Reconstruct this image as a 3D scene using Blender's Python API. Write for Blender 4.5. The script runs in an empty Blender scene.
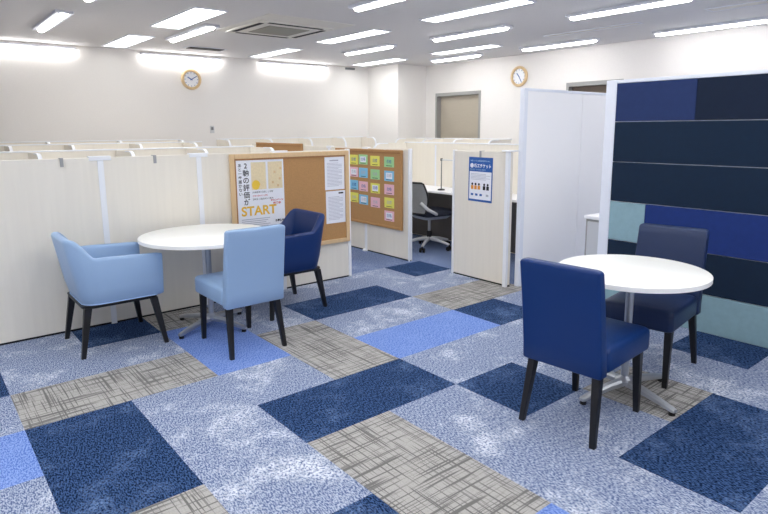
import bpy, bmesh, math, random
from mathutils import Vector, Matrix
random.seed(7)
C = bpy.context.scene.collection
PI = math.pi
H = 2.65          # ceiling height
XL, XR, YF, YB = -6.85, 4.4, -4.2, 6.77

# ------------------------------------------------------------------ materials
def srgb(r, g, b):
    f = lambda c: (c/255/12.92 if c/255 <= .04045 else ((c/255+.055)/1.055)**2.4)
    return (f(r), f(g), f(b), 1)
def mat(name, col, rough=.5, metal=0, emit=None, strength=0, noise=None, spec=.5, bump=None):
    m = bpy.data.materials.new(name); m.use_nodes = True
    nt = m.node_tree; b = nt.nodes['Principled BSDF']
    c = srgb(*col); b.inputs['Base Color'].default_value = c
    b.inputs['Roughness'].default_value = rough; b.inputs['Metallic'].default_value = metal
    b.inputs['Specular IOR Level'].default_value = spec
    if emit:
        b.inputs['Emission Color'].default_value = srgb(*emit); b.inputs['Emission Strength'].default_value = strength
    if noise or bump:
        tc = nt.nodes.new('ShaderNodeTexCoord')
    if noise:            # (scale tuple, amount)
        sc, amt = noise
        mp = nt.nodes.new('ShaderNodeMapping'); mp.inputs['Scale'].default_value = sc
        n = nt.nodes.new('ShaderNodeTexNoise'); n.inputs['Scale'].default_value = 1; n.inputs['Detail'].default_value = 4
        r = nt.nodes.new('ShaderNodeMapRange'); r.inputs['From Min'].default_value = .3; r.inputs['From Max'].default_value = .7
        r.inputs['To Min'].default_value = 1-amt; r.inputs['To Max'].default_value = 1+amt
        mx = nt.nodes.new('ShaderNodeMix'); mx.data_type = 'RGBA'; mx.blend_type = 'MULTIPLY'; mx.inputs['Factor'].default_value = 1
        mx.inputs['A'].default_value = c
        nt.links.new(tc.outputs['Object'], mp.inputs[0]); nt.links.new(mp.outputs[0], n.inputs['Vector'])
        nt.links.new(n.outputs['Fac'], r.inputs['Value']); nt.links.new(r.outputs[0], mx.inputs['B'])
        nt.links.new(mx.outputs['Result'], b.inputs['Base Color'])
    if bump:
        sc, st = bump
        n = nt.nodes.new('ShaderNodeTexNoise'); n.inputs['Scale'].default_value = sc; n.inputs['Detail'].default_value = 3
        bp = nt.nodes.new('ShaderNodeBump'); bp.inputs['Strength'].default_value = st; bp.inputs['Distance'].default_value = .002
        nt.links.new(tc.outputs['Object'], n.inputs['Vector']); nt.links.new(n.outputs['Fac'], bp.inputs['Height'])
        nt.links.new(bp.outputs[0], b.inputs['Normal'])
    return m

def carpet(name, lo, hi, spot=None, cell=None):
    """speckled loop pile: fine loops between two yarn colours, larger worn splotches of a third"""
    m = bpy.data.materials.new(name); m.use_nodes = True
    nt = m.node_tree; L = nt.links; b = nt.nodes['Principled BSDF']
    b.inputs['Roughness'].default_value = .95; b.inputs['Specular IOR Level'].default_value = .1
    tc = nt.nodes.new('ShaderNodeTexCoord')
    mp = nt.nodes.new('ShaderNodeMapping'); mp.inputs['Rotation'].default_value = (0, 0, .6); mp.inputs['Scale'].default_value = (68, 165, 1)
    L.new(tc.outputs['Object'], mp.inputs[0])
    n = nt.nodes.new('ShaderNodeTexNoise'); n.inputs['Scale'].default_value = 1; n.inputs['Detail'].default_value = 2
    L.new(mp.outputs[0], n.inputs['Vector'])
    r = nt.nodes.new('ShaderNodeMapRange'); r.inputs['From Min'].default_value = .42; r.inputs['From Max'].default_value = .58
    L.new(n.outputs['Fac'], r.inputs['Value'])
    mx = nt.nodes.new('ShaderNodeMix'); mx.data_type = 'RGBA'
    mx.inputs['A'].default_value = srgb(*lo); mx.inputs['B'].default_value = srgb(*hi)
    L.new(r.outputs[0], mx.inputs['Factor'])
    out = mx.outputs['Result']
    if spot:
        col, scale, thr, wid, amt = spot
        n2 = nt.nodes.new('ShaderNodeTexNoise'); n2.inputs['Scale'].default_value = scale; n2.inputs['Detail'].default_value = 8; n2.inputs['Roughness'].default_value = .75
        L.new(tc.outputs['Object'], n2.inputs['Vector'])
        r2 = nt.nodes.new('ShaderNodeMapRange'); r2.inputs['From Min'].default_value = thr; r2.inputs['From Max'].default_value = thr+wid
        L.new(n2.outputs['Fac'], r2.inputs['Value'])
        n3 = nt.nodes.new('ShaderNodeTexNoise'); n3.inputs['Scale'].default_value = 80; n3.inputs['Detail'].default_value = 1
        L.new(tc.outputs['Object'], n3.inputs['Vector'])
        r3 = nt.nodes.new('ShaderNodeMapRange'); r3.inputs['From Min'].default_value = .42; r3.inputs['From Max'].default_value = .55
        L.new(n3.outputs['Fac'], r3.inputs['Value'])
        mm = nt.nodes.new('ShaderNodeMath'); mm.operation = 'MULTIPLY'; L.new(r2.outputs[0], mm.inputs[0]); L.new(r3.outputs[0], mm.inputs[1])
        m3 = nt.nodes.new('ShaderNodeMath'); m3.operation = 'MULTIPLY'; L.new(mm.outputs[0], m3.inputs[0]); m3.inputs[1].default_value = amt
        m2 = nt.nodes.new('ShaderNodeMix'); m2.data_type = 'RGBA'; L.new(m3.outputs[0], m2.inputs['Factor'])
        L.new(out, m2.inputs['A']); m2.inputs['B'].default_value = srgb(*col)
        out = m2.outputs['Result']
    L.new(out, b.inputs['Base Color'])
    bp = nt.nodes.new('ShaderNodeBump'); bp.inputs['Strength'].default_value = .25; bp.inputs['Distance'].default_value = .003
    L.new(n.outputs['Fac'], bp.inputs['Height']); L.new(bp.outputs[0], b.inputs['Normal'])
    return m

def hatch_carpet(name, base, line, pale):
    m = bpy.data.materials.new(name); m.use_nodes = True
    nt = m.node_tree; L = nt.links; b = nt.nodes['Principled BSDF']
    b.inputs['Roughness'].default_value = .95; b.inputs['Specular IOR Level'].default_value = .1
    tc = nt.nodes.new('ShaderNodeTexCoord')
    outs = []
    for sc, off, lo, wd in (((1.8, 80, 1), 0, .575, .05), ((55, 1.8, 1), 5, .58, .05), ((2.5, 130, 1), 9, .585, .05), ((110, 3, 1), 3, .60, .05), ((130, 2.2, 1), 23, .60, .05)):
        mp = nt.nodes.new('ShaderNodeMapping'); mp.inputs['Scale'].default_value = sc; mp.inputs['Location'].default_value = (off, off, off)
        mp.inputs['Rotation'].default_value = (0, 0, .03)
        L.new(tc.outputs['Object'], mp.inputs[0])
        n = nt.nodes.new('ShaderNodeTexNoise'); n.inputs['Scale'].default_value = 1; n.inputs['Detail'].default_value = 1.5
        L.new(mp.outputs[0], n.inputs['Vector'])
        r = nt.nodes.new('ShaderNodeMapRange'); r.inputs['From Min'].default_value = lo; r.inputs['From Max'].default_value = lo+wd
        L.new(n.outputs['Fac'], r.inputs['Value']); outs.append(r.outputs[0])
    o = outs[0]
    for q in outs[1:]:
        mm = nt.nodes.new('ShaderNodeMath'); mm.operation = 'MAXIMUM'; L.new(o, mm.inputs[0]); L.new(q, mm.inputs[1]); o = mm.outputs[0]
    n = nt.nodes.new('ShaderNodeTexNoise'); n.inputs['Scale'].default_value = 160; L.new(tc.outputs['Object'], n.inputs['Vector'])
    mx0 = nt.nodes.new('ShaderNodeMix'); mx0.data_type = 'RGBA'; mx0.inputs['A'].default_value = srgb(*base); mx0.inputs['B'].default_value = srgb(*pale)
    L.new(n.outputs['Fac'], mx0.inputs['Factor'])
    sc = nt.nodes.new('ShaderNodeMath'); sc.operation = 'MULTIPLY'; L.new(o, sc.inputs[0]); sc.inputs[1].default_value = .85
    mx = nt.nodes.new('ShaderNodeMix'); mx.data_type = 'RGBA'; L.new(sc.outputs[0], mx.inputs['Factor'])
    L.new(mx0.outputs['Result'], mx.inputs['A']); mx.inputs['B'].default_value = srgb(*line)
    L.new(mx.outputs['Result'], b.inputs['Base Color'])
    return m

M = {}
M['wall'] = mat('wall_paper', (238, 235, 232), .85, noise=((60, 60, 60), .015))
M['ceil'] = mat('ceiling_board', (224, 222, 222), .9, noise=((90, 90, 90), .03))
M['white'] = mat('white_metal', (240, 242, 246), .4)
M['whitep'] = mat('white_laminate', (250, 249, 251), .35)
M['part'] = mat('cream_wood_grain_board', (236, 230, 218), .5, noise=((30, 30, 1.5), .02))
M['strip'] = mat('pale_aluminium', (232, 236, 246), .35)
M['grey'] = mat('grey_metal', (120, 122, 124), .4, .3)
M['underdesk'] = mat('dark_grey_panel', (92, 88, 86), .6)
M['clip'] = mat('clip_metal', (160, 160, 160), .5, 0)
M['frame_g'] = mat('door_frame_grey', (158, 158, 156), .5)
M['door'] = mat('door_taupe', (183, 174, 158), .55, noise=((8, 8, 60), .02))
M['door2'] = mat('door_brown', (120, 105, 92), .55, noise=((8, 8, 60), .04))
M['tabletop'] = mat('white_tabletop', (252, 251, 247), .35)
M['edge'] = mat('tabletop_edge', (240,238,230), .45)
M['chrome'] = mat('brushed_steel', (196, 198, 202), .3, .85)
M['steel'] = mat('satin_steel', (190, 193, 198), .35, .6)
M['rubber'] = mat('black_rubber', (18, 18, 20), .7)
M['blackwood'] = mat('black_stained_wood', (14, 13, 18), .4, noise=((20, 20, 200), .2))
M['lblue'] = mat('light_blue_leatherette', (150, 178, 213), .42, bump=(260, .25), spec=.4)
M['navyC'] = mat('navy_leatherette', (9, 43, 98), .4, bump=(260, .25), spec=.4)
M['navyD'] = mat('royal_navy_leatherette', (1, 47, 108), .4, bump=(260, .25), spec=.4)
M['navyE'] = mat('slate_navy_leatherette', (29, 46, 82), .4, bump=(260, .25), spec=.4)
M['stitch'] = mat('pale_stitching', (170, 200, 238), .6)
M['cork'] = mat('cork', (184, 140, 92), .9, noise=((140, 140, 140), .1))
M['oak'] = mat('light_oak', (222, 190, 146), .5, noise=((40, 40, 6), .05))
M['darkoak'] = mat('inner_oak_edge', (170, 120, 74), .55)
M['paper'] = mat('white_paper', (238, 240, 248), .8)
M['ink'] = mat('black_ink', (25, 25, 35), .8)
M['inkgrey'] = mat('grey_ink', (178, 180, 194), .8)
M['inkblue'] = mat('blue_ink', (38, 92, 168), .8)
M['inkred'] = mat('red_ink', (205, 80, 84), .8)
M['gold'] = mat('yellow_print', (236, 188, 62), .8)
M['mustard'] = mat('mustard_print', (238, 200, 70), .8)
M['tan'] = mat('pale_tan_print', (233, 216, 178), .8, noise=((60, 60, 60), .06))
M['orange'] = mat('orange_print', (226, 150, 60), .8)
M['cyanp'] = mat('pale_blue_print', (190, 218, 238), .8)
M['clockring'] = mat('clock_wood', (222, 194, 150), .45, noise=((30, 30, 30), .08))
M['clockface'] = mat('clock_face', (245, 247, 252), .5)
M['mesh'] = mat('grey_mesh_fabric', (140, 143, 147), .8, noise=((220, 220, 220), .12))
M['blackpl'] = mat('black_plastic', (20, 20, 24), .45)
M['seatfab'] = mat('dark_seat_fabric', (28, 32, 48), .9)
M['greypl'] = mat('pale_grey_plastic', (205, 207, 210), .4)
M['vent'] = mat('dark_slot', (16, 16, 18), .8)
M['grille'] = mat('grille_grey', (150, 148, 138), .7, noise=((150, 4, 4), .15))
M['trimp'] = mat('ceiling_unit_cream', (226, 223, 216), .7)
M['lampframe'] = mat('lamp_housing', (225, 227, 236), .5)
M['tube'] = mat('lit_tube', (255, 255, 255), .5, emit=(255, 253, 251), strength=9.5)
M['panel'] = mat('lit_diffuser', (255, 255, 255), .5, emit=(250, 253, 252), strength=4.2)
M['softpanel'] = mat('lit_diffuser_softer', (255, 255, 255), .5, emit=(250, 253, 252), strength=1.3)
M['wlamp'] = mat('lit_wall_tube', (255, 255, 255), .5, emit=(255, 253, 250), strength=8)
M['fnavy'] = mat('dark_navy_felt', (5, 33, 58), .95, noise=((25, 25, 25), .08))
M['fslate'] = mat('slate_blue_felt', (34, 52, 98), .95, noise=((25, 25, 25), .06))
M['froyal'] = mat('royal_blue_felt', (23, 50, 118), .95, noise=((25, 25, 25), .06))
M['fteal'] = mat('grey_teal_felt', (142, 174, 184), .95, noise=((25, 25, 25), .05))
M['fink'] = mat('ink_navy_felt', (10, 28, 52), .95, noise=((25, 25, 25), .08))
for k, c in dict(yellow=(232, 228, 108), green=(164, 216, 156), blue=(132, 196, 230), pink=(236, 190, 204)).items():
    M['card_'+k] = mat(k+'_card', c, .8)

# ------------------------------------------------------------------ mesh helpers
class MB:
    def __init__(s): s.bm = bmesh.new()
    def box(s, x0, x1, y0, y1, z0, z1, bev=0, seg=2, tf=None):
        t = bmesh.new(); bmesh.ops.create_cube(t, size=1)
        for v in t.verts:
            v.co = Vector(((x0+x1)/2+v.co.x*(x1-x0), (y0+y1)/2+v.co.y*(y1-y0), (z0+z1)/2+v.co.z*(z1-z0)))
        if bev: bmesh.ops.bevel(t, geom=t.edges[:], offset=bev, segments=seg, affect='EDGES', profile=.5)
        s.add(t, tf); return s
    def cyl(s, a, b, r0, r1=None, n=20, cap=True, tf=None):
        r1 = r0 if r1 is None else r1
        a = Vector(a); b = Vector(b); d = (b-a)
        q = d.to_track_quat('Z', 'Y').to_matrix()
        ra = [a+q@Vector((r0*math.cos(2*PI*i/n), r0*math.sin(2*PI*i/n), 0)) for i in range(n)]
        rb = [b+q@Vector((r1*math.cos(2*PI*i/n), r1*math.sin(2*PI*i/n), 0)) for i in range(n)]
        return s.loft([ra, rb], cap, tf=tf)
    def loft(s, rings, cap=True, closed=True, tf=None):
        t = bmesh.new(); R = [[t.verts.new(p) for p in r] for r in rings]; n = len(rings[0])
        for a, b in zip(R, R[1:]):
            for i in range(n if closed else n-1):
                j = (i+1) % n; t.faces.new((a[i], a[j], b[j], b[i]))
        if cap: t.faces.new(R[0][::-1]); t.faces.new(R[-1])
        bmesh.ops.recalc_face_normals(t, faces=t.faces[:])
        s.add(t, tf); return s
    def tube(s, pts, r, n=10):
        pts = [Vector(p) for p in pts]; rings = []; up = None
        rr = r if isinstance(r, (list, tuple)) else [r]*len(pts)
        for i, p in enumerate(pts):
            d = (pts[min(i+1, len(pts)-1)]-pts[max(i-1, 0)]).normalized()
            if up is None: up = d.orthogonal().normalized()
            x = (up-d*up.dot(d)).normalized(); y = d.cross(x); up = x
            rings.append([p+rr[i]*(x*math.cos(2*PI*k/n)+y*math.sin(2*PI*k/n)) for k in range(n)])
        return s.loft(rings)
    def lathe(s, prof, n=48, c=(0, 0, 0)):
        return s.loft([[Vector((c[0]+r*math.cos(2*PI*i/n), c[1]+r*math.sin(2*PI*i/n), c[2]+z)) for i in range(n)] for r, z in prof])
    def poly(s, pts, y0, y1):          # outline (x, z) pushed from y0 to y1
        return s.loft([[Vector((x, y0, z)) for x, z in pts], [Vector((x, y1, z)) for x, z in pts]])
    def add(s, t, tf=None):
        if tf is not None: bmesh.ops.transform(t, matrix=tf, verts=t.verts[:])
        me = bpy.data.meshes.new('t'); t.to_mesh(me); t.free(); s.bm.from_mesh(me); bpy.data.meshes.remove(me)
    def build(s, name, m, parent=None, smooth=False, loc=None):
        me = bpy.data.meshes.new(name); s.bm.to_mesh(me); s.bm.free()
        for k in (m if isinstance(m, (list, tuple)) else [m]): me.materials.append(M[k] if isinstance(k, str) else k)
        o = bpy.data.objects.new(name, me); C.objects.link(o)
        if parent: o.parent = parent
        if loc: o.location = loc
        if smooth:
            for p in me.polygons: p.use_smooth = True
            me.set_sharp_from_angle(angle=math.radians(smooth if smooth is not True else 40))
        return o
def tag(o, label=None, cat=None, group=None, kind=None):
    if label: o['label'] = label
    if cat: o['category'] = cat
    if group: o['group'] = group
    if kind: o['kind'] = kind
    return o
def thing(name, label, cat, loc=(0, 0, 0), rz=0, group=None):
    o = bpy.data.objects.new(name, None); C.objects.link(o); o.empty_display_size = .1
    o.location = loc; o.rotation_euler = (0, 0, rz); return tag(o, label, cat, group)
def rrect(hx, hy, r, n=5, cx=0, cy=0, z=0):
    out = []
    r = min(r, hx*.98, hy*.98)
    for sx, sy, a0 in ((1, 1, 0), (-1, 1, PI/2), (-1, -1, PI), (1, -1, 3*PI/2)):
        for k in range(n+1):
            a = a0+PI/2*k/n
            out.append(Vector((cx+sx*(hx-r)+r*math.cos(a), cy+sy*(hy-r)+r*math.sin(a), z)))
    return out
def text(body, size, x, z, y, m, parent, name='lettering', vertical=False, sx=1, spacing=1, align='LEFT', bold=0.0):
    cu = bpy.data.curves.new('t', 'FONT'); cu.body = '\n'.join(body) if vertical else body
    cu.size = size; cu.space_line = spacing if vertical else 1; cu.align_x = align; cu.offset = bold; cu.extrude = .0002
    t = bpy.data.objects.new('t', cu); C.objects.link(t)
    bpy.context.view_layer.update()
    me = bpy.data.meshes.new_from_object(t.evaluated_get(bpy.context.evaluated_depsgraph_get()))
    bpy.data.objects.remove(t); bpy.data.curves.remove(cu)
    me.transform(Matrix.Translation((x, y, z)) @ Matrix.Rotation(PI/2, 4, 'X') @ Matrix.Diagonal((sx, 1, 1, 1)))
    me.materials.clear(); me.materials.append(M[m]); me.name = name
    o = bpy.data.objects.new(name, me); C.objects.link(o); o.parent = parent; return o

# ------------------------------------------------------------------ setting: floor
M['cL'] = carpet('carpet_pale_blue_grey', (86, 101, 140), (174, 184, 204), ((226, 230, 238), 2.2, .51, .12, .9))
M['cN'] = carpet('carpet_navy', (7, 22, 54), (62, 90, 134), ((124, 150, 192), 3.0, .50, .2, .7))
M['cB'] = carpet('carpet_cornflower', (86, 116, 190), (138, 164, 220), ((150, 174, 228), 3, .50, .2, .6))
M['cM'] = carpet('carpet_steel_blue', (78, 94, 132), (136, 152, 186), ((176, 186, 208), 3, .53, .2, .6))
M['cG'] = hatch_carpet('carpet_grey_hatch', (152, 149, 145), (98, 97, 96), (194, 191, 187))
kinds = ['cL', 'cN', 'cB', 'cG', 'cM']
cellmap = {}
def setc(k, cells):
    for c in cells: cellmap[c] = kinds.index(k)
setc('cN', [(0, 0), (0, 1), (2, -1), (1, 2), (3, 2), (3, 3), (2, 5), (-1, 4), (-3, 2), (-3, 3), (-4, 5), (-4, -1), (-3, -3), (-3, -4), (-1, -2), (0, -2),
            (5, 0), (5, 1), (5, -3), (3, -3), (6, 4)])
setc('cG', [(1, 0), (2, 0), (1, 1), (2, 1), (2, 3), (-2, 4), (-2, 5), (-2, 1), (-1, 1), (-4, 0), (-2, -2), (-2, -1), (1, -2), (2, -2), (5, 2), (6, -1)]) 
for c in ((1, 1), (2, 1)): cellmap.pop(c, None)
setc('cB', [(3, 0), (-1, 2), (-1, 3), (-3, 0), (-2, 0), (-1, -3), (-1, -4), (4, -3), (6, 1)])
f = bmesh.new()
nx0, nx1, ny0, ny1 = -14, 9, -9, 14
grid = {(i, j): f.verts.new((max(XL, min(XR, i*.5)), max(YF, min(YB, j*.5)), 0)) for i in range(nx0, nx1+1) for j in range(ny0, ny1+1)}
for i in range(nx0, nx1):
    for j in range(ny0, ny1):
        fc = f.faces.new((grid[i, j], grid[i+1, j], grid[i+1, j+1], grid[i, j+1]))
        k = cellmap.get((i, j), 0)
        if i <= -5 and (i, j) not in cellmap: k = 4
        if j >= 6 and (i, j) not in cellmap: k = 4
        fc.material_index = k
sm = MB(); sm.bm.free(); sm.bm = f
fl = sm.build('floor', kinds); tag(fl, kind='structure')

def struct(name, mb, m, **k): return tag(mb.build(name, m, **k), kind='structure')
struct('ceiling', MB().box(XL-.1, XR+.1, YF-.1, YB+.1, H, H+.1), 'ceil')
struct('wall_left', MB().box(XL-.1, XL, YF-.1, YB+.1, 0, H), 'wall')
struct('wall_right', MB().box(XR, XR+.1, YF-.1, YB+.1, 0, H), 'wall')
struct('wall_front', MB().box(XL, XR, YF-.1, YF, 0, H), 'wall')
D1 = (-5.65, -4.50, 2.12); D2 = (-2.74, -1.80, 2.14)
w = MB()
w.box(XL, D1[0], YB, YB+.15, 0, H).box(D1[0], D1[1], YB, YB+.15, D1[2], H).box(D1[1], D2[0], YB, YB+.15, 0, H)
w.box(D2[0], D2[1], YB, YB+.15, D2[2], H).box(D2[1], XR, YB, YB+.15, 0, H)
struct('wall_back', w, 'wall')
struct('wall_pillar', MB().box(XL, -5.93, 6.05, YB, 0, H), 'wall')
for n, (a, b, h), leaf in ((1, D1, 'door'), (2, D2, 'door2')):
    e = bpy.data.objects.new('door_%d' % n, None); C.objects.link(e); e.location = (a, YB, 0); tag(e, kind='structure')
    wd = b-a
    MB().box(0, .045, -.012, .15, 0, h).box(wd-.045, wd, -.012, .15, 0, h).box(.045, wd-.045, -.012, .15, h-.06, h).build('door_frame', 'frame_g', e)
    MB().box(.047, wd-.047, .09, .13, .01, h-.062).build('door_leaf', leaf, e)
    MB().cyl((wd-.12, .09, 1.0), (wd-.12, .045, 1.0), .011).cyl((wd-.12, .045, 1.0), (wd-.23, .045, 1.0), .009).build('door_handle', 'steel', e, True)
# baseboards, cut where doors and the pillar stand
struct('baseboard_left', MB().box(XL, XL+.012, YF, 6.05, 0, .06), 'grey')
bb = MB()
for a, b in ((-5.93, D1[0]-.002), (D1[1]+.002, D2[0]-.002), (D2[1]+.002, XR)): bb.box(a, b, YB-.012, YB, 0, .06)
struct('baseboard_back', bb, 'grey')

# ------------------------------------------------------------------ ceiling lamps
def recessed(x0, x1, y0, y1, label, m='panel'):
    t = thing('ceiling_light', label, 'ceiling light', ((x0+x1)/2, (y0+y1)/2, H), 0, 'flush light panels in the ceiling')
    a, b = (x1-x0)/2, (y1-y0)/2; fr = .018
    f_ = MB(); z0, z1 = -.012, 0
    f_.box(-a-fr, a+fr, -b-fr, -b, z0, z1).box(-a-fr, a+fr, b, b+fr, z0, z1).box(-a-fr, -a, -b, b, z0, z1).box(a, a+fr, -b, b, z0, z1)
    f_.build('lamp_frame', 'lampframe', t)
    MB().box(-a, a, -b, b, -.008, 0).build('diffuser', m, t)
def tubelight(x0, x1, y, label, z=H, grp='surface tube lights under the ceiling'):
    t = thing('tube_light', label, 'ceiling light', ((x0+x1)/2, y, z), 0, grp)
    a = (x1-x0)/2
    MB().box(-a-.01, a+.01, -.085, .085, -.03, 0, .004).build('lamp_housing', 'lampframe', t)
    rings = []
    for x, k in ((-a, .35), (-a+.012, .75), (-a+.035, 1), (a-.035, 1), (a-.012, .75), (a, .35)):
        rings.append([Vector((x, .037*k*math.cos(PI*q/10), -.03-.027*k*math.sin(PI*q/10))) for q in range(11)])
    MB().loft(rings).build('lit_cover', 'tube', t, 50)
recessed(-2.31, -.96, 3.30, 3.53, 'long flush light panel at the top edge right of centre, between two tube lights')
recessed(-4.43, -3.14, 3.29, 3.53, 'flush light panel just right of the ceiling air conditioner')
recessed(-4.39, -3.14, 5.43, 5.66, 'flush light panel between the two tube lights left of the grey door')
recessed(-4.51, -3.20, 1.09, 1.41, 'wide flush light panel left of the ceiling air conditioner')
recessed(-6.60, -5.34, 1.08, 1.38, 'flush light panel nearest the left wall, above and left of the left clock', 'softpanel')
recessed(-6.48, -5.25, 3.30, 3.54, 'flush light panel behind the air conditioner, nearest the left wall lamp', 'softpanel')
recessed(-6.5, -5.25, 5.41, 5.67, 'small distant flush light panel in the corner by the pillar')
#T
tubelight(-5.48, -4.17, .12, 'tube light with grey housing at far left of the ceiling')
tubelight(-5.36, -4.03, 1.62, 'tube light between the two flush panels above the left clock')
tubelight(-5.12, -3.98, 4.28, 'tube light just above the smallest flush panel left of centre')
tubelight(-5.02, -3.93, 6.08, 'tube light in front of the wall above the grey door, leftmost there')
tubelight(-3.20, -1.95, 4.36, 'tube light in the ceiling centre directly above the flush panel by the door')
tubelight(-3.10, -1.87, 6.12, 'tube light above the right clock')
tubelight(-2.20, -.92, 2.32, 'tube light at the top edge, left of the long flush panel')
tubelight(-1.16, .12, 4.44, 'long bright tube light above the white tall screen')
tubelight(-1.13, .16, 6.28, 'tube light at right against the wall above the blue felt screen')
tubelight(-3.34, -2.0, .14, 'tube light cut off by the top edge at upper left')
# the rest of the room's lamps, behind and beside the camera
for x in (-2.0, .2, 2.4): 
    for y in (1.1, -1.1, -3.0):
        if (x, y) == (-2.0, 1.1): continue
        recessed(x-.63, x+.63, y-.14, y+.14, 'flush light panel of the ceiling above the viewer')
for x in (1.1, 3.2):
    for y in (3.3, 5.2): recessed(x-.6, x+.6, y-.14, y+.14, 'flush light panel of the ceiling right of the blue screen')
for y0, y1, lb in ((-.55, .77, 'strip lamp on top of the left wall, leftmost of three'), (1.66, 2.95, 'strip lamp on top of the left wall, above the left clock'),
                   (3.68, 5.06, 'strip lamp on top of the left wall, nearest the pillar')):
    t = thing('wall_lamp', lb, 'wall lamp', (XL, (y0+y1)/2, H-.075), 0, 'strip lamps along the left wall')
    a = (y1-y0)/2
    MB().box(0, .05, -a, a, .012, .045, .004).build('lamp_housing', 'lampframe', t)
    MB().box(.002, .055, -a+.01, a-.01, -.03, .012, .012, 3).build('lit_cover', 'wlamp', t, 40)
for x in (0, 1.7, 3.4):  # extra tubes out of view, added to throw more light on the foreground
    for y in (2.2, 0, -2.1): tubelight(x-.63, x+.63, y, 'added unseen tube light above the viewer, brightening the foreground')
# unlit slots
for x0, x1, y0, y1, lb in ((-2.2, -.9, 5.38, 5.52, 'narrow covered ceiling slot above the right clock, unlit'), (-.1, 1.2, 5.22, 5.42, 'grey covered ceiling slot at upper right, unlit')):
    t = thing('ceiling_slot', lb, 'ceiling slot', ((x0+x1)/2, (y0+y1)/2, H)); a, b = (x1-x0)/2, (y1-y0)/2
    MB().box(-a, a, -b, -b+.015, -.008, 0).box(-a, a, b-.015, b, -.008, 0).box(-a, -a+.015, -b+.015, b-.015, -.008, 0).box(a-.015, a, -b+.015, b-.015, -.008, 0).build('slot_rim', 'lampframe', t)
    MB().box(-a+.015, a-.015, -b+.015, b-.015, -.004, 0).build('cover', 'trimp', t)
# air conditioner cassette
t = thing('air_conditioner', 'square ceiling air conditioner with dark slots and grey grille', 'air conditioner', (-3.85, 2.38, H))
MB().box(-.55, .80, -.56, .56, -.004, 0).build('ceiling_plate', 'trimp', t)
MB().box(-.47, .47, -.47, .47, -.022, -.004, .004).build('panel', 'trimp', t)
s_ = MB().box(-.36, .36, -.445, -.385, -.024, -.02).box(-.36, .36, .385, .445, -.024, -.02).box(-.445, -.385, -.36, .36, -.024, -.02).box(.385, .445, -.36, .36, -.024, -.02)
s_.build('air_slot', 'vent', t)
MB().box(-.27, .27, -.27, .27, -.028, -.021, .003).build('grille', 'grille', t)
t = thing('air_vent', 'dark slit vent in the ceiling above the left clock', 'vent', (-6.03, 2.36, H))
MB().box(-.12, .12, -.3, .3, -.006, 0).build('vent_frame', 'lampframe', t)
MB().box(-.09, .09, -.26, .26, -.012, -.006).build('vent_slot', 'vent', t)
# clocks (built facing -y)
def clock(loc, rz, r, label, h, mi):
    t = thing('wall_clock', label, 'clock', loc, rz, 'round wooden wall clocks')
    n = 40
    def ring(rr, y): return [Vector((rr*math.cos(2*PI*i/n), y, rr*math.sin(2*PI*i/n))) for i in range(n)]
    MB().loft([ring(r*.97, 0), ring(r, -.02), ring(r*.96, -.04), ring(r*.80, -.045), ring(r*.73, -.034), ring(r*.72, -.012)], cap=False).build('rim', 'clockring', t, 50)
    MB().loft([ring(r*.735, -.001), ring(r*.735, -.02)]).build('dial', 'clockface', t)
    for k in range(12):
        a = 2*PI*k/12; q = Matrix.Rotation(a, 4, 'Y')
        MB().box(-.004, .004, -.0225, -.02, r*.58, r*.68, tf=q).build('hour_mark', 'inkblue', t)
    for ang, ln, wdt, nm in ((h, .42, .007, 'hour_hand'), (mi, .62, .005, 'minute_hand')):
        MB().box(-wdt, wdt, -.026, -.023, -.02, r*ln, tf=Matrix.Rotation(math.radians(ang), 4, 'Y')).build(nm, 'inkblue', t)
clock((XL, 2.43, 2.257), PI/2, .165, 'round wooden clock on the left wall below the strip lamp', 300, 60)
clock((-3.65, YB, 2.30), 0, .17, 'round wooden clock on the far wall beside the tall white screen', 320, 150)
t = thing('wall_switch', 'small grey control on the left wall below the clock', 'wall control', (XL, 2.74, 1.46), PI/2)
MB().box(-.035, .035, -.012, 0, -.06, .06, .003).build('plate', 'greypl', t); MB().box(-.02, .02, -.016, -.012, -.01, .04).build('display', 'grey', t)
t = thing('wall_sensor', 'small dark slot at the top of the left wall by the pillar', 'vent', (XL, 5.6, 2.61), PI/2)
MB().box(-.11, .11, -.02, 0, -.02, .02, .003).build('vent_slot', 'grey', t)

# ------------------------------------------------------------------ partitions (built facing -y, run along +x)
def partition(name, label, loc, rz, seams, h, thick=.035, posts=(True, True), capw=.15, clips=()):
    t = thing(name, label, 'partition', loc, rz)
    for a, b in zip(seams, seams[1:]):
        MB().box(a+.003, b-.003, -thick/2, thick/2, .014, h, .003).build('panel', 'part', t)
    MB().box(seams[0], seams[-1], -.012, .012, 0, .014).build('base_rail', 'rubber', t)
    for s in seams[1:-1]:
        MB().box(s-.02, s+.02, -thick/2-.006, -thick/2, .0, h-.012).build('joint_strip', 'white', t)
        MB().box(s-capw/2, s+capw/2, -thick/2-.010, thick/2+.010, h-.022, h+.010, .003).build('joint_cap', 'white', t)
    for s, on in ((seams[0], posts[0]), (seams[-1], posts[1])):
        if on: MB().box(s-.002 if s else -.022, s+.03 if s else .0, -thick/2-.006, thick/2+.006, 0, h+.006, .004).build('end_post', 'white', t)
    return t
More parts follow.
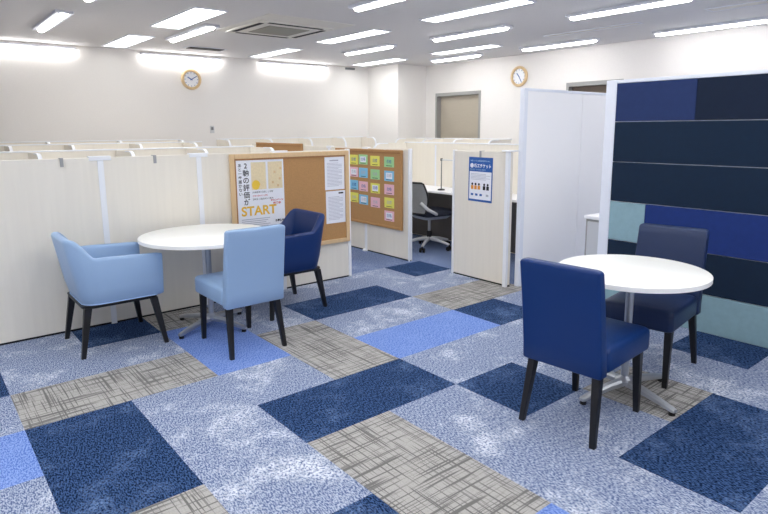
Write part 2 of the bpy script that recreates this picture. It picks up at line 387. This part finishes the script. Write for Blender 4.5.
# long one on the left: local x -> world +y
PX = -1.96
LP = partition('partition_screen', 'long cream partition behind the left table, carrying the corkboard', (PX, 0, 0), PI/2,
               [-3.2, -2.45, -1.72, -1.0, -.205, .53, 1.27, 2.0], 1.258, posts=(False, True))
def clip(loc, rz, label):
    t = thing('metal_clip', label, 'clip', loc, rz, 'grey clips hooked over partition tops')
    MB().box(-.011, .011, -.005, 0, -.058, 0, .001).build('clip_plate', 'clip', t)
    MB().box(-.011, .011, -.005, .045, 0, .004).build('clip_hook', 'clip', t)
clip((PX+.0195, -.455, 1.2585), PI/2, 'small grey clip on top of the long partition, left of the first joint')
clip((PX+.0195, .185, 1.2585), PI/2, 'small grey clip on top of the long partition, between its two joints')
BP = partition('partition_screen', 'cream partition behind the gap carrying the corkboard of coloured cards', (-2.05, 2.92, 0), 0,
               [-3.7, -2.95, -1.55, -.79, -.0], 1.235, posts=(False, True), capw=.1)
MB().cyl((-.79, -.035, 0), (-.79, -.035, .02), .03).build('foot', 'white', BP)
P3 = partition('partition_screen', 'cream partition with the blue notice, right of the booth opening', (-1.36, 2.90, 0), 0, [0, .7], 1.24, posts=(True, False))
MB().box(.66, .70, -.05, -.018, 0, 1.245, .004).build('corner_post', 'white', P3)
MB().box(.62, .745, -.055, .03, 1.246, 1.258, .003).build('corner_cap', 'white', P3)

# rows of study booths behind: panel at x = 0 (local), dividers reaching out
def booth_row(label, loc, rz, length, ys, depth, h, desk=True, both=False, dz=0):
    t = thing('study_booth_row', label, 'study booth', loc, rz)
    MB().box(0, length, -.018, .018, .0, h, .003).build('back_panel', 'part', t)
    MB().box(-.005, length+.005, -.024, .024, h, h+.015, .004).build('top_rail', 'white', t)
    sides = (1, -1) if both else (1,)
    for y in ys:
        for s in sides:
            r = .12; pts = [(.02, 0), (depth, 0), (depth, h-r)]
            pts += [(depth-r+r*math.cos(a), h-r+r*math.sin(a)) for a in [PI/2*k/8 for k in range(1, 9)]]
            pts += [(.02, h)]
            d = MB().loft([[Vector((y-.012, s*-px, pz)) for px, pz in pts], [Vector((y+.012, s*-px, pz)) for px, pz in pts]]).build('divider', 'part', t)
            r2 = r+.004
            arc = [(depth-.25, h+.004), (depth-r, h+.004)]+[(depth-r+r2*math.sin(a), h-r+r2*math.cos(a)) for a in [PI/2*k/8 for k in range(1, 9)]]+[(depth+.004, h-.35)]
            e = MB()
            rings = [[Vector((y+q, s*-px, pz)) for q in (-.016, .016)] + [Vector((y+q, s*-(px-.012*nx), pz-.012*nz)) for q in (.016, -.016)]
                     for (px, pz), (nx, nz) in zip(arc, [(0, 1)]*2+[(math.sin(a), math.cos(a)) for a in [PI/2*k/8 for k in range(1, 9)]]+[(1, 0)])]
            e.loft(rings).build('edge_trim', 'white', d)
    if desk:
        for s in sides:
            for a, b in zip(ys, ys[1:]):
                MB().box(a+.014, b-.014, s*-(depth-.1) if s > 0 else .02, -.02 if s > 0 else depth-.1, .70+dz, .725+dz, .003).build('desk_top', 'whitep', t)
    return t
# local x -> world +y ; local -y -> world +x
booth_row('row of cream study booths with rounded dividers, nearest behind the long partition', (-3.95, -.98, 0), PI/2, 3.0,
          [.02, .62, 1.42, 2.17, 2.96], .62, 1.245, both=True)
booth_row('row of cream study booths with rounded dividers in front of the far left wall booths', (-5.95, -1.12, 0), PI/2, 3.3,
          [.02, .80, 1.46, 2.27, 3.02], .55, 1.27)
booth_row('farthest left row of study booths, white rail cut short left of the clock control', (-6.35, -1.6, 0), PI/2, 3.6,
          [.02, .9, 1.8, 2.7, 3.58], .25, 1.30, desk=False)
booth_row('farthest left row of study booths past the gap, behind the framed corkboard', (-6.35, 2.6, 0), PI/2, 2.9,
          [.02, .75, 1.5, 2.2, 2.88], .45, 1.30)
# local frame unrotated: dividers toward -y
booth_row('row of study booths along the far wall below the grey door', (-5.75, 6.35, 0), 0, 2.3, [.02, .75, 1.5, 2.28], .55, 1.27)
bq = booth_row('study booth with white desk behind the office chair, seen through the opening', (-3.5, 4.12, 0), 0, 2.82, [.02, 2.8], .6, 1.262, dz=-.02)

MB().box(.05, 2.77, -.06, -.03, .02, .66).build('under_desk_panel', 'underdesk', bq)  # plain dark grey sheet across the space under the desk
MB().box(.60, .625, -.022, -.0185, .0, 1.24).build('joint_strip', 'strip', bq)
# ------------------------------------------------------------------ corkboards (facing -y)
def corkboard(label, loc, rz, wd, z0, z1, fr='oak', frw=.04):
    t = thing('corkboard', label, 'corkboard', loc, rz)
    MB().box(frw-.005, wd-frw+.005, -.012, 0, z0+frw-.005, z1-frw+.005).build('cork_panel', 'cork', t)
    MB().box(0, frw, -.024, 0, z0, z1, .004).box(wd-frw, wd, -.024, 0, z0, z1, .004).box(frw, wd-frw, -.024, 0, z0, z0+frw, .004).box(frw, wd-frw, -.024, 0, z1-frw, z1, .004).build('frame', fr, t)
    MB().box(frw, frw+.012, -.02, -.012, z0+frw, z1-frw).box(frw+.012, wd-frw, -.02, -.012, z1-frw-.012, z1-frw).build('frame_lip', 'darkoak', t)
    for x in (.25*wd, .75*wd):
        MB().box(x-.012, x+.012, -.004, .05, z1, z1+.004).box(x-.012, x+.012, -.004, 0, z1-.02, z1).build('hanger', 'white', t)
    return t
B1X = PX+.024
corkboard('large corkboard in a pale wooden frame on the long partition, with posters', (B1X, .785, 0), PI/2, 1.215, .365, 1.249)
B2Y = 2.92-.0245
corkboard('corkboard of coloured cards on the partition behind the gap', (-3.42, B2Y, 0), 0, 1.27, .335, 1.222, 'cork', .028)
corkboard('distant corkboard showing only its top edge behind the partition', (-5.55, B2Y, 0), 0, 1.33, .36, 1.262, 'cork', .028)
# poster with title, facing -y after rotation
def sheet(name, label, cat, loc, rz, wd, ht, m='paper', group=None, tilt=0):
    t = thing(name, label, cat, loc, rz, group)
    if tilt: t.rotation_euler = (0, tilt, rz)
    MB().box(0, wd, -.0012, 0, -ht, 0).build('sheet', m, t)
    return t
FB = -.0125
bx = B1X+.0125
t = sheet('poster', 'white poster with vertical Japanese title and yellow START on the framed corkboard', 'poster', (bx, .840, 1.1955), PI/2, .45, .59)
text('2軸の評価が', .060, .086, -.068, -.0016, 'ink', t, 'title_text', True, sx=1.0, spacing=1.04, align='CENTER', bold=.0009)
text('あと一歩届かない', .034, .032, -.055, -.0016, 'ink', t, 'subtitle_text', True, spacing=1.02, align='CENTER', bold=.0005)
MB().box(.135, .275, -.0016, -.0012, -.255, -.02).build('picture', 'tan', t)
MB().box(.295, .435, -.0016, -.0012, -.255, -.02).build('picture', 'tan', t)
n = 24
MB().poly([(.175+.036*math.cos(2*PI*k/n)*(1.15 if k < 6 else 1), -.215+.042*math.sin(2*PI*k/n)) for k in range(n)], -.0020, -.0016).build('yellow_print', 'mustard', t)
d = MB()
for x, z in ((.35, -.1), (.40, -.16), (.33, -.19), (.38, -.22), (.41, -.07)): d.box(x, x+.02, -.002, -.0016, z-.02, z)
d.build('leaf_marks', 'oak', t)
text('評価基準の見直しと目標', .018, .14, -.285, -.0016, 'ink', t, 'line_text')
text('学習の進め方と評価', .016, .14, -.315, -.0016, 'inkred', t, 'line_text')
text('説明会と相談会のご案内', .018, .14, -.345, -.0016, 'ink', t, 'line_text')
text('キャンペーン', .021, .312, -.365, -.0016, 'inkred', t, 'line_text', bold=.001)
text('実施中', .026, .335, -.395, -.0016, 'inkred', t, 'line_text', bold=.001)
text('START', .112, .03, -.475, -.0016, 'gold', t, 'start_text', sx=1.02, bold=.003)
for k in range(5): MB().box(.03, .30-.02*(k % 3), -.0016, -.0012, -.512-.017*k, -.506-.017*k).build('text_line', 'inkgrey', t)
text('お問合せ', .022, .35, -.55, -.0016, 'ink', t, 'line_text', bold=.001)
def letter(label, y, z, head):
    t = sheet('paper_notice', label, 'notice', (bx, y, z), PI/2, .222, .31)
    for k in range(17):
        wln = .17 if k % 4 else .13
        MB().box(.025, .025+wln, -.0016, -.0012, -.06-.0135*k, -.056-.0135*k).build('text_line', 'inkgrey', t)
    if head: MB().box(.055, .155, -.0016, -.0012, -.04, -.028).build('heading', 'inkgrey', t)
    else: MB().box(.145, .20, -.0016, -.0012, -.03, -.016).build('heading', 'ink', t)
letter('white printed sheet at top right of the framed corkboard', 1.727, 1.194, True)
letter('white printed sheet with dark corner stamp, lower right of the framed corkboard', 1.733, .872, False)
# coloured cards
cols = [(-3.046, (1.091, .944, .787, .635), ('yellow', 'pink', 'blue', 'yellow')),
        (-2.855, (1.098, .942, .781, .622), ('green', 'blue', 'pink', 'blue')),
        (-2.630, (1.089, .935, .774, .609), ('yellow', 'green', 'yellow', 'pink')),
        (-2.375, (1.087, .930, .778, .627, .476), ('green', 'blue', 'pink', 'yellow', 'pink'))]
cn = ['leftmost', 'second', 'third', 'rightmost']; rn = ['topmost', 'second from top', 'third from top', 'fourth from top', 'lowest']
for ci, (x, zs, cs) in enumerate(cols):
    for ri, (z, c) in enumerate(zip(zs, cs)):
        t = thing('note_card', '%s note card, %s in the %s column of the far corkboard' % (c, rn[ri], cn[ci]), 'card', (x, B2Y-.0125, z), 0, 'coloured cards pinned on the corkboard')
        MB().box(-.086, .086, -.0015, 0, -.058, .058).build('card', 'card_'+c, t)
        MB().box(-.055, .055, -.002, -.0015, -.032, .036).build('print', 'paper', t) if (ci+ri) % 3 == 1 else None
        text('合格' if (ci+ri) % 2 else '目標', .045, 0, -.012, -.0022, 'inkgrey' if ri % 2 else 'inkblue', t, 'handwriting', align='CENTER')
        MB().box(-.05, .05, -.002, -.0015, -.046, -.040).build('name_line', 'ink', t)
# blue notice
t = sheet('notice_poster', 'blue-headed cough etiquette notice hanging on the right cream partition', 'notice', (-1.165, 2.90-.0185, 1.185), 0, .297, .42, 'inkblue', tilt=.01)
MB().box(.012, .285, -.0016, -.0012, -.40, -.135).build('white_area', 'paper', t)
text('咳エチケット', .042, .068, -.095, -.0016, 'paper', t, 'title_text', bold=.001, sx=.85)
MB().cyl((.04, -.0012, -.08), (.04, -.0018, -.08), .022).build('badge', 'paper', t)
text('新型ウイルス感染症対策のために', .0165, .02, -.04, -.0016, 'cyanp', t, 'line_text')
text('他の人にうつさないために', .0165, .02, -.122, -.0016, 'cyanp', t, 'line_text')
for k in range(5): MB().box(.03, .27 if k % 2 else .22, -.002, -.0016, -.16-.013*k, -.156-.013*k).build('text_line', 'inkgrey', t)
for k, x in enumerate((.05, .092, .134, .20, .243)):
    MB().cyl((x, -.0016, -.255), (x, -.0022, -.255), .012).build('figure_head', 'ink', t)
    MB().box(x-.016, x+.016, -.0022, -.0016, -.305, -.268).build('figure_body', 'orange' if k < 3 else 'ink', t)
for x in (.05, .105, .16, .24): MB().box(x-.015, x+.015, -.0022, -.0016, -.365, -.345).build('figure_mark', 'inkblue' if x < .2 else 'inkgrey', t)
clip((-1.02, 2.90-.0205, 1.2405), 0, 'small grey clip on top of the right cream partition above the blue notice')

# ------------------------------------------------------------------ tall white screen, local x -> +y
t = thing('tall_screen', 'tall white two-panel screen standing left of the blue felt screen', 'partition', (-.62, 2.96, 0), PI/2)
for a, b in ((.055, .915), (.92, 1.80), (1.805, 2.6)):
    MB().box(a, b, -.018, .018, .03, 1.775, .002).build('panel', 'whitep', t)
MB().box(.0, .053, -.024, .024, 0, 1.80, .004).build('edge_post', 'strip', t)
MB().box(.053, 2.6, -.022, .022, 1.776, 1.80, .003).build('top_rail', 'strip', t)
MB().box(.053, 2.6, -.014, .014, .0, .03).build('base_rail', 'grey', t)
# cabinet peeking out behind the blue screen
t = thing('low_cabinet', 'low grey cabinet with white top, peeking from behind the blue screen', 'cabinet', (-.03, 3.12, 0))
MB().box(0, .9, 0, .45, .0, .69, .004).build('body', 'frame_g', t); MB().box(-.012, .912, -.012, .46, .69, .72, .004).build('top', 'whitep', t)
MB().box(.02, .44, -.008, 0, .05, .67).build('door', 'greypl', t); MB().box(.46, .88, -.008, 0, .05, .67).build('door', 'greypl', t)

# ------------------------------------------------------------------ blue felt screen
t = thing('felt_screen', 'wide screen of navy, royal blue and teal felt panels in a white frame', 'partition', (.18, 3.0, 0))
LN = 2.75
MB().box(0, .088, -.035, .035, 0, 1.81, .004).build('frame_post', 'strip', t)
MB().box(.088, LN, -.035, .035, 1.785, 1.81, .003).build('top_rail', 'strip', t)
MB().box(LN, LN+.05, -.035, .035, 0, 1.81, .004).build('frame_post', 'strip', t)
MB().box(.088, LN, -.02, .03, .0, 1.785).build('backing', 'strip', t)
rows = [(.004, .277, [(.088, 1.9, 'fteal'), (1.9, LN, 'fslate')]),
        (.283, .573, [(.088, LN, 'fnavy')]),
        (.579, .880, [(.088, .375, 'fteal'), (.375, LN, 'froyal')]),
        (.886, 1.187, [(.088, LN, 'fnavy')]),
        (1.193, 1.494, [(.088, LN, 'fnavy')]),
        (1.500, 1.783, [(.088, .683, 'fslate'), (.683, LN, 'fink')])]
for z0, z1, ps in rows:
    for a, b, m in ps: MB().box(a+.001, b-.001, -.033, -.02, z0, z1, .002).build('felt_panel', m, t)

# ------------------------------------------------------------------ tables
def table(label, loc, r, angs, colr, m='steel'):
    t = thing('round_table', label, 'table', loc)
    h = .702
    MB().lathe([(.001, -.03), (r-.012, -.03), (r, -.026), (r, -.003), (r-.004, 0), (.001, 0)][::1], 72, (0, 0, h)).build('tabletop', 'tabletop', t, 40)
    MB().lathe([(.001, h-.026), (r-.02, h-.026)], 48) if False else None
    MB().lathe([(.10, h-.038), (.10, h-.0305)], 32).build('mounting_plate', 'blackpl', t)
    MB().lathe([(colr, .07), (colr, h-.038)], 28).build('column', m, t, 50)
    MB().lathe([(.05, .055), (.05, .075), (colr+.012, .088), (colr+.002, .10)], 28).build('base_hub', m, t, 50)
    for a in angs:
        ca, sa = math.cos(a), math.sin(a)
        rings = []
        for d, z, hw, hh in ((.03, .066, .026, .018), (.12, .062, .023, .016), (.24, .044, .019, .013), (.31, .031, .017, .011), (.325, .029, .013, .008)):
            rings.append([Vector((ca*d-sa*y, sa*d+ca*y, z+q)) for y, q in ((-hw, -hh), (hw, -hh), (hw, hh*.3), (hw*.55, hh), (-hw*.55, hh), (-hw, hh*.3))])
        lg = MB().loft(rings).build('leg', m, t, 40)
        MB().cyl((ca*.305, sa*.305, 0), (ca*.305, sa*.305, .021), .017, .015, 14).build('glide', 'rubber', lg)
    return t
a0 = math.radians(-66)
table('larger round white pedestal table between the light blue chairs', (-1.405, .345, 0), .468, [a0+k*PI/2 for k in range(4)], .021, 'chrome')
a1 = math.atan2(1.34-1.665, 1.09-1.16)
table('smaller round white pedestal table between the two navy chairs', (1.172, 1.64, 0), .385, [a1+k*PI/2 for k in range(4)], .021)

# ------------------------------------------------------------------ chairs
def leg(p0, p1, w0, w1, parent):
    rings = [rrect(w0/2, w0/2, .004, 2, p1[0], p1[1], p1[2]), rrect(w1/2, w1/2, .003, 2, p0[0], p0[1], p0[2])]
    return MB().loft(rings).build('leg', 'blackwood', parent)
def side_chair(label, loc, rz, m, wd=.405, hgt=.838):
    t = thing('dining_chair', label, 'chair', loc, rz)
    hw = wd/2
    # seat cushion block
    rings = []
    def bowed(z, grow, r=.03):
        ring = rrect(hw+grow, .238+grow, r, 4, 0, .048, z)
        return ring
    for z, g, r in ((.335, -.010, .03), (.340, -.003, .03), (.35, 0, .03), (.425, 0, .03), (.44, -.003, .03), (.450, -.012, .03), (.455, -.04, .04), (.457, -.12, .04)):
        rings.append(bowed(z, g, r))
    MB().loft(rings).build('seat', m, t, 60)
    # backrest: reclined slab, slightly tapering and bowed on top
    rings = []
    zs = [(.328, -.006), (.334, 0), (.42, 0), (.50, 0), (.58, 0), (.66, 0), (.73, 0), (.78, 0), (hgt-.014, 0), (hgt-.006, -.003), (hgt-.002, -.007), (hgt, -.014)]
    for z, g in zs:
        k = max(0, (z-.338)/(hgt-.338))
        yc = -.222-.07*k**1.25; th = .034-.006*k
        hx = hw+.004-.004*k
        ring = rrect(hx+g, th+g*.9, .013, 5, 0, yc, z)
        for v in ring:
            u = v.x/hx
            v.z += .016*(1-u*u)*max(0, (k-.5)*2)
            v.y -= .010*(1-u*u)*k
        rings.append(ring)
    # keep only one mesh: add intermediate columns for the bow
    MB().loft(rings).build('backrest', m, t, 60)
    # thin seam along the lower edge of seat
    for sx in (-1, 1):
        leg((sx*(hw-.03), .235, 0), (sx*(hw-.035), .215, .348), .042, .027, t)
        leg((sx*(hw-.012), -.262, 0), (sx*(hw-.035), -.205, .348), .042, .027, t)
    return t
def bow_fix(): pass

def arm_chair(label, loc, rz, m):
    t = thing('armchair', label, 'chair', loc, rz)
    # U path in plan from left arm front round the back to the right arm front
    def plan(k):
        fr, bk, hw, r = .262, -.235, .262, .10
        segs = [fr-(bk+r), r*PI/2, 2*(hw-r), r*PI/2, fr-(bk+r)]; tot = sum(segs); s = k*tot
        for i, L_ in enumerate(segs):
            if s <= L_ or i == 4: break
            s -= L_
        if i == 0: return Vector((-hw, fr-s)), Vector((-1, 0))
        if i == 1: a = PI+s/r; return Vector((-hw+r+r*math.cos(a), bk+r+r*math.sin(a))), Vector((math.cos(a), math.sin(a)))
        if i == 2: return Vector((-hw+r+s, bk)), Vector((0, -1))
        if i == 3: a = 1.5*PI+s/r; return Vector((hw-r+r*math.cos(a), bk+r+r*math.sin(a))), Vector((math.cos(a), math.sin(a)))
        return Vector((hw, bk+r+s)), Vector((1, 0))
    N = 72; rings = []
    for q in range(N+1):
        k = q/N; p, nrm = plan(k)
        # height of the top edge: arm ~0.635, back ~0.79
        back = -nrm.y; y = p.y
        tt = min(1, max(0, (-.02-y)/.20)); tt = tt*tt*(3-2*tt)
        top = .632+.012*min(1, max(0, (.2-y)/.35))+.150*tt*(.35 if y > -.13 else 1)*1.0
        f1 = min(1, max(0, (-.145-y)/.082)); f1 = f1*f1*(3-2*f1)
        top = .632+.014*min(1, max(0, (.235-y)/.3))+.128*f1
        out = .030+.012*f1           # outward splay of outer face at top
        lean = -.036*f1              # rearward lean
        zb = .338
        th = .052
        prof = []
        for z, o in ((zb, -.018), (zb+.012, -.008), (zb+.1, 0), (.5*(zb+top), .0), (top-.02, 0), (top-.006, -.006)): prof.append((o, z, 0))
        prof += [(-.018, top, 0), (-.034, top, 0), (-th+.006, top-.006, 0), (-th, top-.02, 0), (-th, .5*(zb+top), 0), (-th, zb+.06, 0), (-th+.01, zb, 0)]
        if q in (0, N): prof = [(o+(-.026-o)*.35, z+((zb+top)/2-z)*.045, 0) for o, z, _ in prof]
        ring = []
        fy = {0: .0, N: .0}.get(q, 0)
        for o, z, _ in prof:
            kz = (z-zb)/(.79-zb)
            px = p.x+nrm.x*(o+out*kz); py = p.y+nrm.y*(o+out*kz)+lean*kz
            ring.append(Vector((px, py+(.010*(1) if q in (0, N) else 0), z)))
        rings.append(ring)
    # pull the second ring close to the end for a soft arm front
    sh = MB().loft(rings).build('shell', m, t, 60)
    MB().tube([(plan(q/40)[0].x+plan(q/40)[1].x*-.006, plan(q/40)[0].y+plan(q/40)[1].y*-.006, .343) for q in range(1, 40)], .0035, 6).build('piping', 'stitch' if m == 'lblue' else m, sh, 60)
    rings = []
    for z, g in ((.35, -.01), (.36, 0), (.43, 0), (.45, -.008), (.46, -.022), (.463, -.08)):
        rings.append(rrect(.212+g, .232+g, .05, 5, 0, .018, z))
    MB().loft(rings).build('seat_cushion', m, t, 60)
    MB().loft([rrect(.245, .235, .05, 4, 0, 0, .318), rrect(.25, .24, .05, 4, 0, 0, .337)]).build('seat_rail', 'blackwood', t)
    for sx in (-1, 1):
        leg((sx*.285, .255, 0), (sx*.235, .205, .325), .046, .027, t)
        leg((sx*.245, -.262, 0), (sx*.222, -.205, .325), .046, .027, t)
    return t
arm_chair('light blue armchair at the left end of the left table, open side facing it', (-1.56, -.295, 0), 0, 'lblue')
arm_chair('navy armchair in front of the framed corkboard, behind the light blue chair', (-1.5, 1.0, 0), PI, 'navyC')
side_chair('light blue armless chair with its back to the viewer at the left table', (-.945, .362, 0), PI/2, 'lblue')
side_chair('bright navy armless chair in the foreground with its back to the viewer', (1.175, 1.232, 0), math.radians(4), 'navyD')
side_chair('dark slate navy armless chair behind the right table, against the blue screen', (1.09, 2.075, 0), math.radians(188), 'navyE')

# ------------------------------------------------------------------ office chair
t = thing('office_chair', 'grey mesh office chair on casters seen through the booth opening', 'office chair', (-2.45, 3.58, 0), math.radians(-8))
def curve_back(u, v):      # u -1..1 across, v 0..1 up
    hw = .215+.02*math.sin(PI*v)
    return Vector((u*hw, -.23-.03*v+.06*u*u+.035*math.sin(PI*v)-.04, .47+.345*v))
rings = [[curve_back(u/8, v/10)+Vector((0, d, 0)) for d in (0,) for u in range(-8, 9)]+[curve_back(u/8, v/10)+Vector((0, -.014, 0)) for u in range(8, -9, -1)] for v in range(11)]
bk = MB().loft(rings).build('backrest', 'mesh', t, 60)
pts = [curve_back(-1, v/10) for v in range(11)]+[curve_back(u/8, 1)+Vector((0, 0, .012)) for u in range(-7, 8)]+[curve_back(1, v/10) for v in range(10, -1, -1)]+[curve_back(u/8, 0) for u in range(7, -8, -1)]
MB().tube(pts, .012, 8).build('back_rim', 'blackpl', bk, 60)
MB().tube([(-.20, -.27, .60), (-.25, -.20, .52), (-.24, -.08, .46), (-.18, 0, .43)], .02, 8).build('arm_bracket', 'greypl', t, 60)
MB().tube([(.20, -.27, .60), (.25, -.20, .52), (.24, -.08, .46), (.18, 0, .43)], .02, 8).build('arm_bracket', 'greypl', t, 60)
MB().loft([rrect(.20, .20, .06, 5, 0, .02, .415), rrect(.235, .235, .08, 5, 0, .02, .43), rrect(.235, .235, .08, 5, 0, .02, .465), rrect(.21, .21, .08, 5, 0, .02, .485)]).build('seat', 'seatfab', t, 60)
MB().loft([rrect(.15, .16, .05, 4, 0, .02, .375), rrect(.19, .20, .05, 4, 0, .02, .414)]).build('seat_shell', 'greypl', t, 60)
MB().cyl((0, 0, .20), (0, 0, .38), .018).build('gas_lift', 'chrome', t, 60)
MB().cyl((0, 0, .10), (0, 0, .22), .032).build('lift_cover', 'blackpl', t, 60)
for k in range(5):
    a = 2*PI*k/5+.35; ca, sa = math.cos(a), math.sin(a)
    s_ = MB().tube([(ca*.02, sa*.02, .125), (ca*.15, sa*.15, .11), (ca*.29, sa*.29, .075)], [.026, .021, .016], 8).build('base_arm', 'greypl', t, 60)
    px, py = ca*.29, sa*.29
    MB().cyl((px-sa*.012-0, py+ca*.012, .028), (px-sa*.03, py+ca*.03, .028), .028, n=16).cyl((px+sa*.012, py-ca*.012, .028), (px+sa*.03, py-ca*.03, .028), .028, n=16).cyl((px, py, .03), (px, py, .072), .009, n=8).build('caster', 'rubber', s_, 60)
# booth desk & lamp beyond the chair
t = thing('desk_lamp', 'thin black-footed desk lamp with a long pale arm on the booth desk', 'lamp', (-2.43, 3.76, .7055))
MB().lathe([(.045, 0), (.045, .012), (.012, .02)], 20).build('base', 'blackpl', t, 50)
MB().cyl((0, 0, .018), (0, 0, .37), .007, n=10).build('pole', 'grey', t, 50)
MB().cyl((0, 0, .36), (0, 0, .39), .016, n=12).build('joint', 'blackpl', t, 50)
MB().box(.012, .52, -.012, .012, .365, .378, .003).build('arm', 'greypl', t)

# ------------------------------------------------------------------ camera
cam = bpy.data.cameras.new('camera'); co = bpy.data.objects.new('camera', cam); C.objects.link(co)
fpx, pt, ro, ya = 585.406, .17294, -.00546, 2.45212
F = Vector((math.cos(ya)*math.cos(pt), math.sin(ya)*math.cos(pt), -math.sin(pt)))
R = F.cross(Vector((0, 0, 1))).normalized(); U = R.cross(F)
R2 = R*math.cos(ro)+U*math.sin(ro); U2 = -R*math.sin(ro)+U*math.cos(ro)
mt = Matrix((R2, U2, -F)).transposed().to_4x4(); mt.translation = Vector((2.7045, -1.3127, 1.4506))
co.matrix_world = mt
cam.sensor_fit = 'HORIZONTAL'; cam.sensor_width = 36; cam.lens = fpx/768*36
cam.shift_x = -4.894/768; cam.shift_y = -25.70/768
bpy.context.scene.camera = co
# ------------------------------------------------------------------ world and view
wd = bpy.data.worlds.new('world'); bpy.context.scene.world = wd; wd.use_nodes = True
wd.node_tree.nodes['Background'].inputs[0].default_value = (.8, .85, 1, 1); wd.node_tree.nodes['Background'].inputs[1].default_value = .3
vs = bpy.context.scene.view_settings
vs.view_transform = 'Standard'; vs.look = 'None'; vs.gamma = 1; vs.use_curve_mapping = False; vs.exposure = 1.3
bpy.context.scene.cycles.use_denoising = True
bpy.context.scene.cycles.max_bounces = 10
bpy.context.scene.cycles.diffuse_bounces = 6
